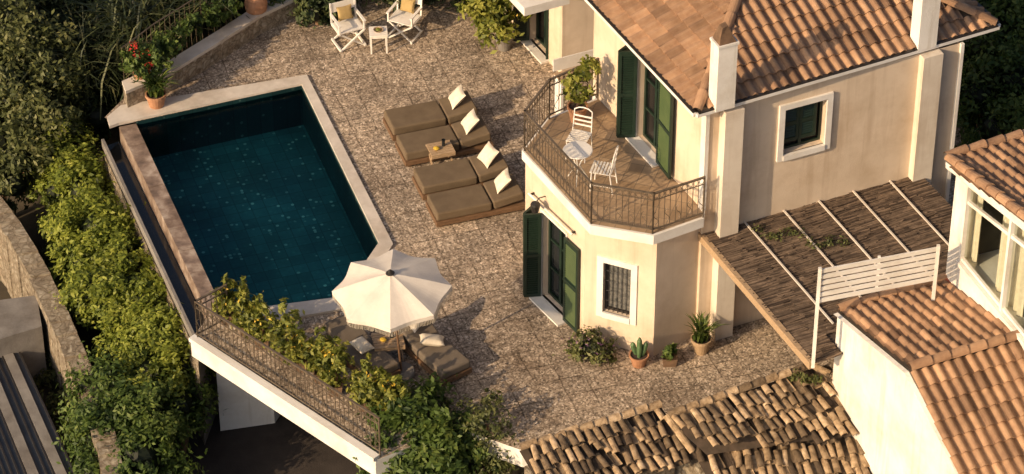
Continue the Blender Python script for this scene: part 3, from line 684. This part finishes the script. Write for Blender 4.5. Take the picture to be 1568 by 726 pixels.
def slat_table(name,p,ang,w,d,h,mat,glassy=True):
    mb=MB(); mb.T=frame(p,ang); n=6
    for i in range(n): y=-d/2+d*i/n; mb.box(-w/2,w/2,y+.008,y+d/n-.008,h-.03,h,mat)
    mb.box(-w/2,w/2,-d/2,-d/2+.04,h-.09,h-.032,mat);mb.box(-w/2,w/2,d/2-.04,d/2,h-.09,h-.032,mat)
    for sx in(-1,1):
        mb.beam((sx*(w/2-.04),-d/2+.05,0),(sx*(w/2-.04),d/2-.05,h-.09),.03,.04,mat); mb.beam((sx*(w/2-.06),d/2-.05,0),(sx*(w/2-.06),-d/2+.05,h-.09),.03,.04,mat)
    if glassy:
        mb.lathe([(.0,h),(.035,h+.002),(.04,h+.16),(.036,h+.16),(.03,h+.02)],glass,10,(.08,.05,0)); mb.lathe([(0,h),(.05,h+.01),(.07,h+.04),(.04,h+.06),(0,h+.07)],lf_yel,10,(-.1,-.03,0))
    return mb.build(name)
slat_table('wooden_side_table',P(675,251,0),18,.52,.45,.42,lightwood)
slat_table('lattice_table',P(595,545,0),10,.6,.5,.42,lightwood)
def small_lounger(px,py,ang): return lounger(px,py,ang,greyc,24,1.75,.66,.36,None)
e,T=small_lounger(678,572,126)
mb=MB(); mb.T=T@Matrix.Translation((1.45,-.34,.64))@Matrix.Rotation(.3,4,'Z')@Matrix.Rotation(rad(-35),4,'Y'); mb.pillow(.5,.5,.17,floral)
mb.T=T@Matrix.Translation((.85,-.34,.46))@Matrix.Rotation(.2,4,'X')@Matrix.Rotation(1.0,4,'Z'); mb.pillow(.5,.32,.16,cream); mb.build('pillows',e,smooth=True)
e,T=small_lounger(568,575,126)
mb=MB(); mb.T=T@Matrix.Translation((.75,-.3,.46)); mb.pillow(.45,.32,.16,cream); mb.build('pillow',e,smooth=True)
mb=MB(); pb=P(615,572,0); tilt=Matrix.Translation(pb)@Matrix.Rotation(rad(-3.5),4,'Y')@Matrix.Rotation(rad(3),4,'X'); mb.T=tilt
apex=2.60
mb.tube([(0,0,0),(0,0,apex+.05)],.022,wood,8); mb.lathe([(0,.08),(.25,.08),(.27,.05),(.27,0)],conc,20)
nA=64;pts=[];fs=[];rings_=[.02,.25,.5,.75,1.0]
RR=1.14
def cp(f,a):
    k=abs(math.sin(a*4)); R=RR*f*(1-.13*k*f); return (R*math.cos(a),R*math.sin(a),apex-.38*f**1.15-.07*k*f*(1-.6*f))
for f in rings_:
    for i in range(nA): pts.append(cp(f,2*math.pi*i/nA))
for r_ in range(len(rings_)-1):
    for i in range(nA): fs.append([r_*nA+i,r_*nA+(i+1)%nA,(r_+1)*nA+(i+1)%nA,(r_+1)*nA+i])
mb.add(pts,fs,umbm); 
ed=[cp(1,2*math.pi*i/nA) for i in range(nA)]
mb.add(ed+[(x,y,z-.09) for x,y,z in ed],[[i,(i+1)%nA,nA+(i+1)%nA,nA+i] for i in range(nA)],umbm)
for i in range(260):
    a=2*math.pi*i/260; x,y,z=cp(1,a); mb.tube([(x,y,z-.09),(x+random.gauss(0,.006),y+random.gauss(0,.006),z-.20)],.005,cream,3)
for i in range(8):
    a=2*math.pi*i/8; mb.tube([(x_[0],x_[1],x_[2]-.02) for x_ in (cp(.02,a),cp(.5,a),cp(1,a))],.01,wood,4); mb.tube([(0,0,1.9),tuple(c_*.98 for c_ in cp(.5,a))],.008,wood,4)
mb.lathe([(0,apex+.1),(.03,apex+.08),(.045,apex+.03),(.09,apex+.01),(.02,apex-.03)],blackm,10)
mb.T=Matrix.Identity(4); mb.build('fringed_parasol')
def director_chair(p,ang):
    mb=MB(); mb.T=frame(p,ang); w=.29;d=.24
    for y in(-d,d):
        mb.beam((-w,y,0),(w,y,.44),.035,.035,white); mb.beam((w,y+.03,0),(-w,y+.03,.44),.035,.035,white)
    for x in(-w,w):
        mb.beam((x,-d,.44),(x,d,.44),.04,.04,white); mb.beam((x,-d-.03,.03),(x,d+.03,.03),.04,.05,white)
        mb.beam((x,-d+.02,.44),(x,-d+.02,.66),.035,.035,white); mb.beam((x,d,.44),(x,d+.05,.95),.035,.035,white); mb.beam((x,-d-.03,.67),(x,d+.03,.67),.06,.025,white)
    mb.box(-w,w,-d,d,.455,.475,white); mb.poly([(-w,d+.025,.72),(w,d+.025,.72),(w,d+.05,.95),(-w,d+.05,.95)],white)
    T=mb.T; mb.T=T@Matrix.Translation((0,d-.07,.70))@Matrix.Rotation(rad(72),4,'X'); mb.pillow(.36,.34,.12,yellowc)
    mb.T=Matrix.Identity(4); return mb.build('director_chair')
director_chair(P(534,66,0),25); director_chair(P(620,54,0),-25)
mb=MB(); mb.T=frame(P(580,76,0),5); mb.box(-.2,.2,-.18,.18,.46,.5,white)
for x in(-.17,.17):
    for y in(-.15,.15): mb.beam((x,y,0),(x,y,.46),.035,.035,white)
mb.box(-.18,.18,-.16,-.14,.4,.455,white); mb.box(-.18,.18,.14,.16,.4,.455,white); mb.lathe([(0,.5),(.08,.505),(.11,.54),(.09,.52)],lightwood,12); mb.lathe([(0,.57),(.04,.56),(.06,.53),(.0,.515)],lf_citrus,8)
mb.T=Matrix.Identity(4); mb.build('white_side_table')
def bistro_chair(p,ang):
    mb=MB(); mb.T=frame(p,ang); w=.19;d=.19
    for x in(-w,w):
        mb.tube([(x,-d,0),(x,-d+.02,.44)],.014,white,5); mb.tube([(x,d+.06,0),(x,d,.44),(x*.95,d+.07,.9)],.014,white,5); mb.tube([(x,-d,.15),(x,d+.05,.15)],.008,white,4)
    for i in range(7): y=-d+i*2*d/6; mb.box(-w-.01,w+.01,y-.02,y+.02,.44,.455,white)
    mb.tube([(-w*.95,d+.07,.9),(-w*.5,d+.08,.95),(0,d+.08,.965),(w*.5,d+.08,.95),(w*.95,d+.07,.9)],.014,white,5)
    for z in(.58,.68,.78): mb.beam((-w,d+.03+.05*(z-.5),z),(w,d+.03+.05*(z-.5),z),.01,.035,white)
    mb.T=Matrix.Identity(4); return mb.build('white_bistro_chair')
bistro_chair(P(886,238,ZB),-20); bistro_chair(P(922,286,ZB),-105)
mb=MB(); mb.T=frame(P(884,276,ZB),0)
mb.lathe([(0,.70),(.28,.70),(.29,.715),(.28,.73),(0,.73)],white,28)
for k in range(3):
    a=2.1*k+.4; mb.tube([(.22*math.cos(a),.22*math.sin(a),0),(.04*math.cos(a),.04*math.sin(a),.35),(.2*math.cos(a),.2*math.sin(a),.7)],.013,white,5)
mb.T=Matrix.Identity(4); mb.build('round_bistro_table')
mb=MB(); mb.T=frame(P(886,112,1.0),24)
for y in(-.12,0,.12): mb.box(-.5,.5,y-.05,y+.05,.0,.03,lightwood)
mb.box(-.5,.5,.2,.23,.05,.35,white)
for x in(-.45,.45): mb.box(x-.03,x+.03,-.15,.2,-1.0,-.002,white)
mb.T=Matrix.Identity(4); mb.build('wooden_bench')
# pots
def pot(mb,c,r,h,mat,style='pot'):
    if style=='urn': pr=[(.0,0),(r*.55,0),(r*.6,.02),(r*.9,h*.35),(r,h*.6),(r*.85,h*.85),(r*.62,h*.93),(r*.75,h),(r*.68,h),(r*.55,h*.92)]
    elif style=='square':
        w=r; mb.add([(c[0]+sx*w*k,c[1]+sy*w*k,c[2]+z) for k,z in((.8,0),(1,h),(.88,h),(.85,h-.04)) for sx,sy in((-1,-1),(1,-1),(1,1),(-1,1))],[[4*a+i,4*a+(i+1)%4,4*a+4+(i+1)%4,4*a+4+i] for a in range(3) for i in range(4)]+[[12,13,14,15]],mat); return
    else: pr=[(0,0),(r*.68,0),(r*.95,h*.82),(r*1.05,h*.84),(r*1.05,h),(r*.92,h),(r*.88,h*.9)]
    mb.lathe(pr,mat,20,c); mb.lathe([(0,h*.9),(r*.88 if style!='urn' else r*.6,h*.9)],soil,20,c)
def potted(name,px,py,r,h,pm,blobs,n,leaf,lm,z=0,style='pot',extra=None,trunk=None):
    e=empty(name); c=P(px,py,z); mb=MB(); pot(mb,c,r,h,pm,style); 
    if trunk: mb.tube([c+Vector((0,0,h*.8)),c+Vector((.03,.02,h+trunk*.5)),c+Vector((0,0,h+trunk))],[.035,.028,.018],wood,6)
    mb.build('pot',e,smooth=False)
    foliage('leaves',[(c.x+b[0],c.y+b[1],c.z+h+b[2],b[3],b[3],b[4]) for b in blobs],n,leaf,lm,e,ncl=14,core=False)
    if extra: foliage('blossom',[(c.x+b[0],c.y+b[1],c.z+h+b[2],b[3],b[3],b[4]) for b in extra[0]],extra[1],.035,extra[2],e,ncl=10,core=False)
    return e,c
potted('citrus_in_pot',884,184,.2,.36,terra,[(0,0,.5,.3,.3),(.12,.05,.8,.22,.22),(-.14,0,.35,.22,.2),(.3,.1,.95,.14,.14)],800,.07,lf_citrus,ZB,trunk=.35)
e=empty('potted_agave'); c=P(240,164,0); mb=MB(); pot(mb,c,.22,.36,terra); mb.build('pot',e); blades('strap_leaves',[(c.x,c.y,.33,.1)],130,.6,.05,lf_mid,e,lean=.9)
foliage('blossom',[(c.x-.1,c.y+.1,1.0,.12,.12,.1)],40,.035,lf_red,e,core=False)
potted('flowering_geranium',214,118,.17,.32,terra,[(0,0,.3,.28,.28)],500,.055,lf_mid,.5,extra=([(0,-.05,.45,.22,.2)],90,lf_red))
potted('terracotta_urn',393,26,.26,.62,terra,[(0,0,.15,.2,.15)],120,.06,lf_mid,.3,'urn')
potted('potted_citrus_tree',772,74,.2,.32,conc,[(-.2,0,.75,.6,.5),(-.3,.1,1.2,.5,.4),(.15,0,1.0,.45,.45),(-.7,0,1.0,.3,.35),(-.3,-.1,.35,.45,.3)],4200,.085,lf_citrus,0,trunk=.6,extra=([(-.2,0,.8,.5,.4)],20,lf_yel))
e=empty('potted_cactus'); c=P(978,558,0); mb=MB(); pot(mb,c,.19,.26,terra)
cac=mk('cactus_skin',[(.05,.10,.04),(.10,.17,.07)],9,.6)
for a,hh,dx in((0,.5,0),(1,.35,.09),(2,.3,-.09),(3,.22,.03)):
    q=c+Vector((dx*.6,.05*a-.06,.22)); mb.tube([q,q+Vector((dx*.4,0,hh*.4)),q+Vector((dx*.8,0,hh*.85)),q+Vector((dx*.8,0,hh))],[.035,.055,.05,.02],cac,8)
mb.build('cactus_and_pot',e)
potted('square_planter',1025,556,.15,.2,claydk,[(0,0,.12,.14,.14)],260,.05,lf_mid,0,'square')
e=empty('potted_yucca'); c=P(1073,538,0); mb=MB(); pot(mb,c,.2,.34,lightwood); mb.build('pot',e); blades('strap_leaves',[(c.x,c.y,.3,.09)],150,.5,.035,lf_mid,e,lean=.7)
b0_=P(905,548,0); e=empty('lavender_bush'); foliage('leaves',[(b0_.x,b0_.y,.28,.4,.35,.3),(b0_.x+.2,b0_.y-.1,.2,.25,.25,.2)],1700,.05,lf_olive,e)
foliage('blossom',[(b0_.x,b0_.y,.32,.42,.37,.32)],120,.03,leafmat('mauve_blossom',[(.12,.05,.12),(.2,.1,.18)]),e,core=False)
for (x,y,s) in ((350,503,.9),(378,520,1.1),(402,540,1.0),(440,562,1.25),(462,575,.7),(492,592,1.0),(514,612,1.15),(560,635,1.0),(585,645,.95),(608,650,.8)):
    bl_=[(0,0,.22*s,.25*s,.22*s),(.11*s,.05,.52*s,.20*s,.2*s),(-.13*s,0,.45*s,.19*s,.18*s),(.02,0,.85*s,.10*s,.2*s),(-.1,.05,.05,.2,.16)]
    potted('potted_lemon_shrub',x,y-10,.14,.24,claydk,bl_,1000,.062,lf_citrus,0,'square',trunk=.3,extra=([(0,0,.5*s,.25*s,.3*s)],6,lf_yel))
# ---------------------------------------------------------------- vegetation
def bl(px,py,z,r,rz=None):
    p=P(px,py,z); return (p.x,p.y,p.z,r,r,rz or r)
def trunks(mb,blobs,zb=-3.1):
    for b in blobs: mb.tube([(b[0],b[1],zb),(b[0]+.1,b[1],(zb+b[2])/2),(b[0],b[1],b[2])],[.09,.07,.04],wood,6)
def tree(name,blobs,n,leaf,mat,zb=-3.1,**k):
    e=empty(name); mb=MB(); trunks(mb,blobs[::2],zb); mb.build('trunk_and_limbs',e); foliage('crown',blobs,n,leaf,mat,e,**k)
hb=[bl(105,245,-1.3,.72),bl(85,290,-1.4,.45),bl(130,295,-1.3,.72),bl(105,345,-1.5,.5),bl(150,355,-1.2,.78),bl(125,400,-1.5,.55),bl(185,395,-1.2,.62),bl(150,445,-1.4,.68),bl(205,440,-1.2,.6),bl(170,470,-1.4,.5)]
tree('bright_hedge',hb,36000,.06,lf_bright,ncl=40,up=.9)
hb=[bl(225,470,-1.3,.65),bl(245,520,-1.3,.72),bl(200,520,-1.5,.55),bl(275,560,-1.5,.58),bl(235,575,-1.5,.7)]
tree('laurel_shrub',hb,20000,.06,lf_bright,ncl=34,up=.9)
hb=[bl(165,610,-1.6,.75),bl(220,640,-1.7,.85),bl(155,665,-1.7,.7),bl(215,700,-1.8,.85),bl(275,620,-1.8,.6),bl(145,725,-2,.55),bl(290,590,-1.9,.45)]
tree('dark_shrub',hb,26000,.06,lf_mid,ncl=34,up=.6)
hb=[bl(640,640,.0,.65),bl(592,650,-.1,.5),bl(680,672,-.2,.65),bl(620,690,-.4,.7),bl(730,700,-.6,.5),bl(660,720,-.6,.75),bl(595,720,-.8,.5),bl(715,665,-.3,.35)]
tree('fig_bush',hb,20000,.075,lf_mid,ncl=28,up=.7)
hb=[bl(745,650,.2,.42),bl(762,690,-.2,.42),bl(725,632,.1,.3),bl(755,610,.2,.2)]
tree('dry_shrub',hb,1700,.05,lf_olive,ncl=26,core=False)
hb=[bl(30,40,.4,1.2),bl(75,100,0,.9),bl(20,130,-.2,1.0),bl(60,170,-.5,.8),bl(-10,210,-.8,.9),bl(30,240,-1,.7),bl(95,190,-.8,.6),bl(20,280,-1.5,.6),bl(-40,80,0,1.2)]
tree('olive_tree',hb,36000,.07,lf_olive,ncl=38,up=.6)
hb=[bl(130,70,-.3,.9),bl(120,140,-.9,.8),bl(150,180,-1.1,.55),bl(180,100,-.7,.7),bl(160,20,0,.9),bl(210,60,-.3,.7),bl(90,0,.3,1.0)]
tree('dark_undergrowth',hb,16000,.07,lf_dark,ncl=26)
rp=[]
for x in range(100,470,22):
    for y in range(-120,int(115-max(0,(x-180))*.42),18): 
        p=P(x,y,-.4); rp.append((p.x,p.y,-1.0 if x<200 else -.3,.5))
blades('giant_reeds',rp,10000,1.8,.045,reedm,None,lean=.8)
vb=[bl(x,y,.95,.24,.26) for x,y in ((205,95),(225,82),(250,68),(275,52),(300,38),(325,22),(350,8),(215,108),(262,70),(240,95))]
foliage('climbing_vine',vb,4200,.06,lf_mid,None,ncl=14,core=False)
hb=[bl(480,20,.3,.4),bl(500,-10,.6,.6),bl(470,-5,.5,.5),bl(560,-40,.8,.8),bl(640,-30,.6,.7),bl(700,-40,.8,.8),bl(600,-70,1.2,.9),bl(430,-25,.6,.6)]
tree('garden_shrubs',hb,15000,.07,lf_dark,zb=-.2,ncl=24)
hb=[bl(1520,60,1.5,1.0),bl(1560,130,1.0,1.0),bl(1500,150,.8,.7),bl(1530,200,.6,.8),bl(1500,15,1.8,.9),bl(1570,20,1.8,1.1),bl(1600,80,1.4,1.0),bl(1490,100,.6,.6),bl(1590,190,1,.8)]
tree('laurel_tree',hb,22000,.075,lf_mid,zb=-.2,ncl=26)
fl=[bl(random.uniform(60,110),random.uniform(380,640),-2.8,.35,.2) for _ in range(16)]
foliage('ground_cover',fl,5000,.06,lf_olive,None,core=False)
# ---------------------------------------------------------------- light, world, camera
AL=rad(40); EL=rad(24)
sd=Vector((-math.cos(AL)*math.cos(EL),-math.sin(AL)*math.cos(EL),math.sin(EL)))
sl=bpy.data.lights.new('sun','SUN'); sl.energy=5.0; sl.angle=rad(.6); sl.color=(1,.72,.43); so=link(bpy.data.objects.new('sun',sl)); so.rotation_euler=sd.to_track_quat('Z','Y').to_euler()
w=bpy.data.worlds.new('World'); bpy.context.scene.world=w; w.use_nodes=True; nt=w.node_tree; bg=nt.nodes['Background']
sk=nt.nodes.new('ShaderNodeTexSky'); sk.sky_type='NISHITA'; sk.sun_disc=False; sk.sun_elevation=EL; sk.sun_rotation=math.atan2(sd.x,sd.y); sk.dust_density=5; sk.air_density=.8
nt.links.new(sk.outputs[0],bg.inputs[0]); bg.inputs[1].default_value=.125
cd=bpy.data.cameras.new('camera'); co=link(bpy.data.objects.new('camera',cd)); co.location=CAM; co.rotation_euler=(rad(90)-TH,0,0)
cd.sensor_width=36; cd.lens=F/1568*36; cd.clip_end=2000; cd.clip_start=1
sc=bpy.context.scene; sc.camera=co; sc.view_settings.view_transform='Standard'; sc.view_settings.look='None'; sc.view_settings.exposure=0
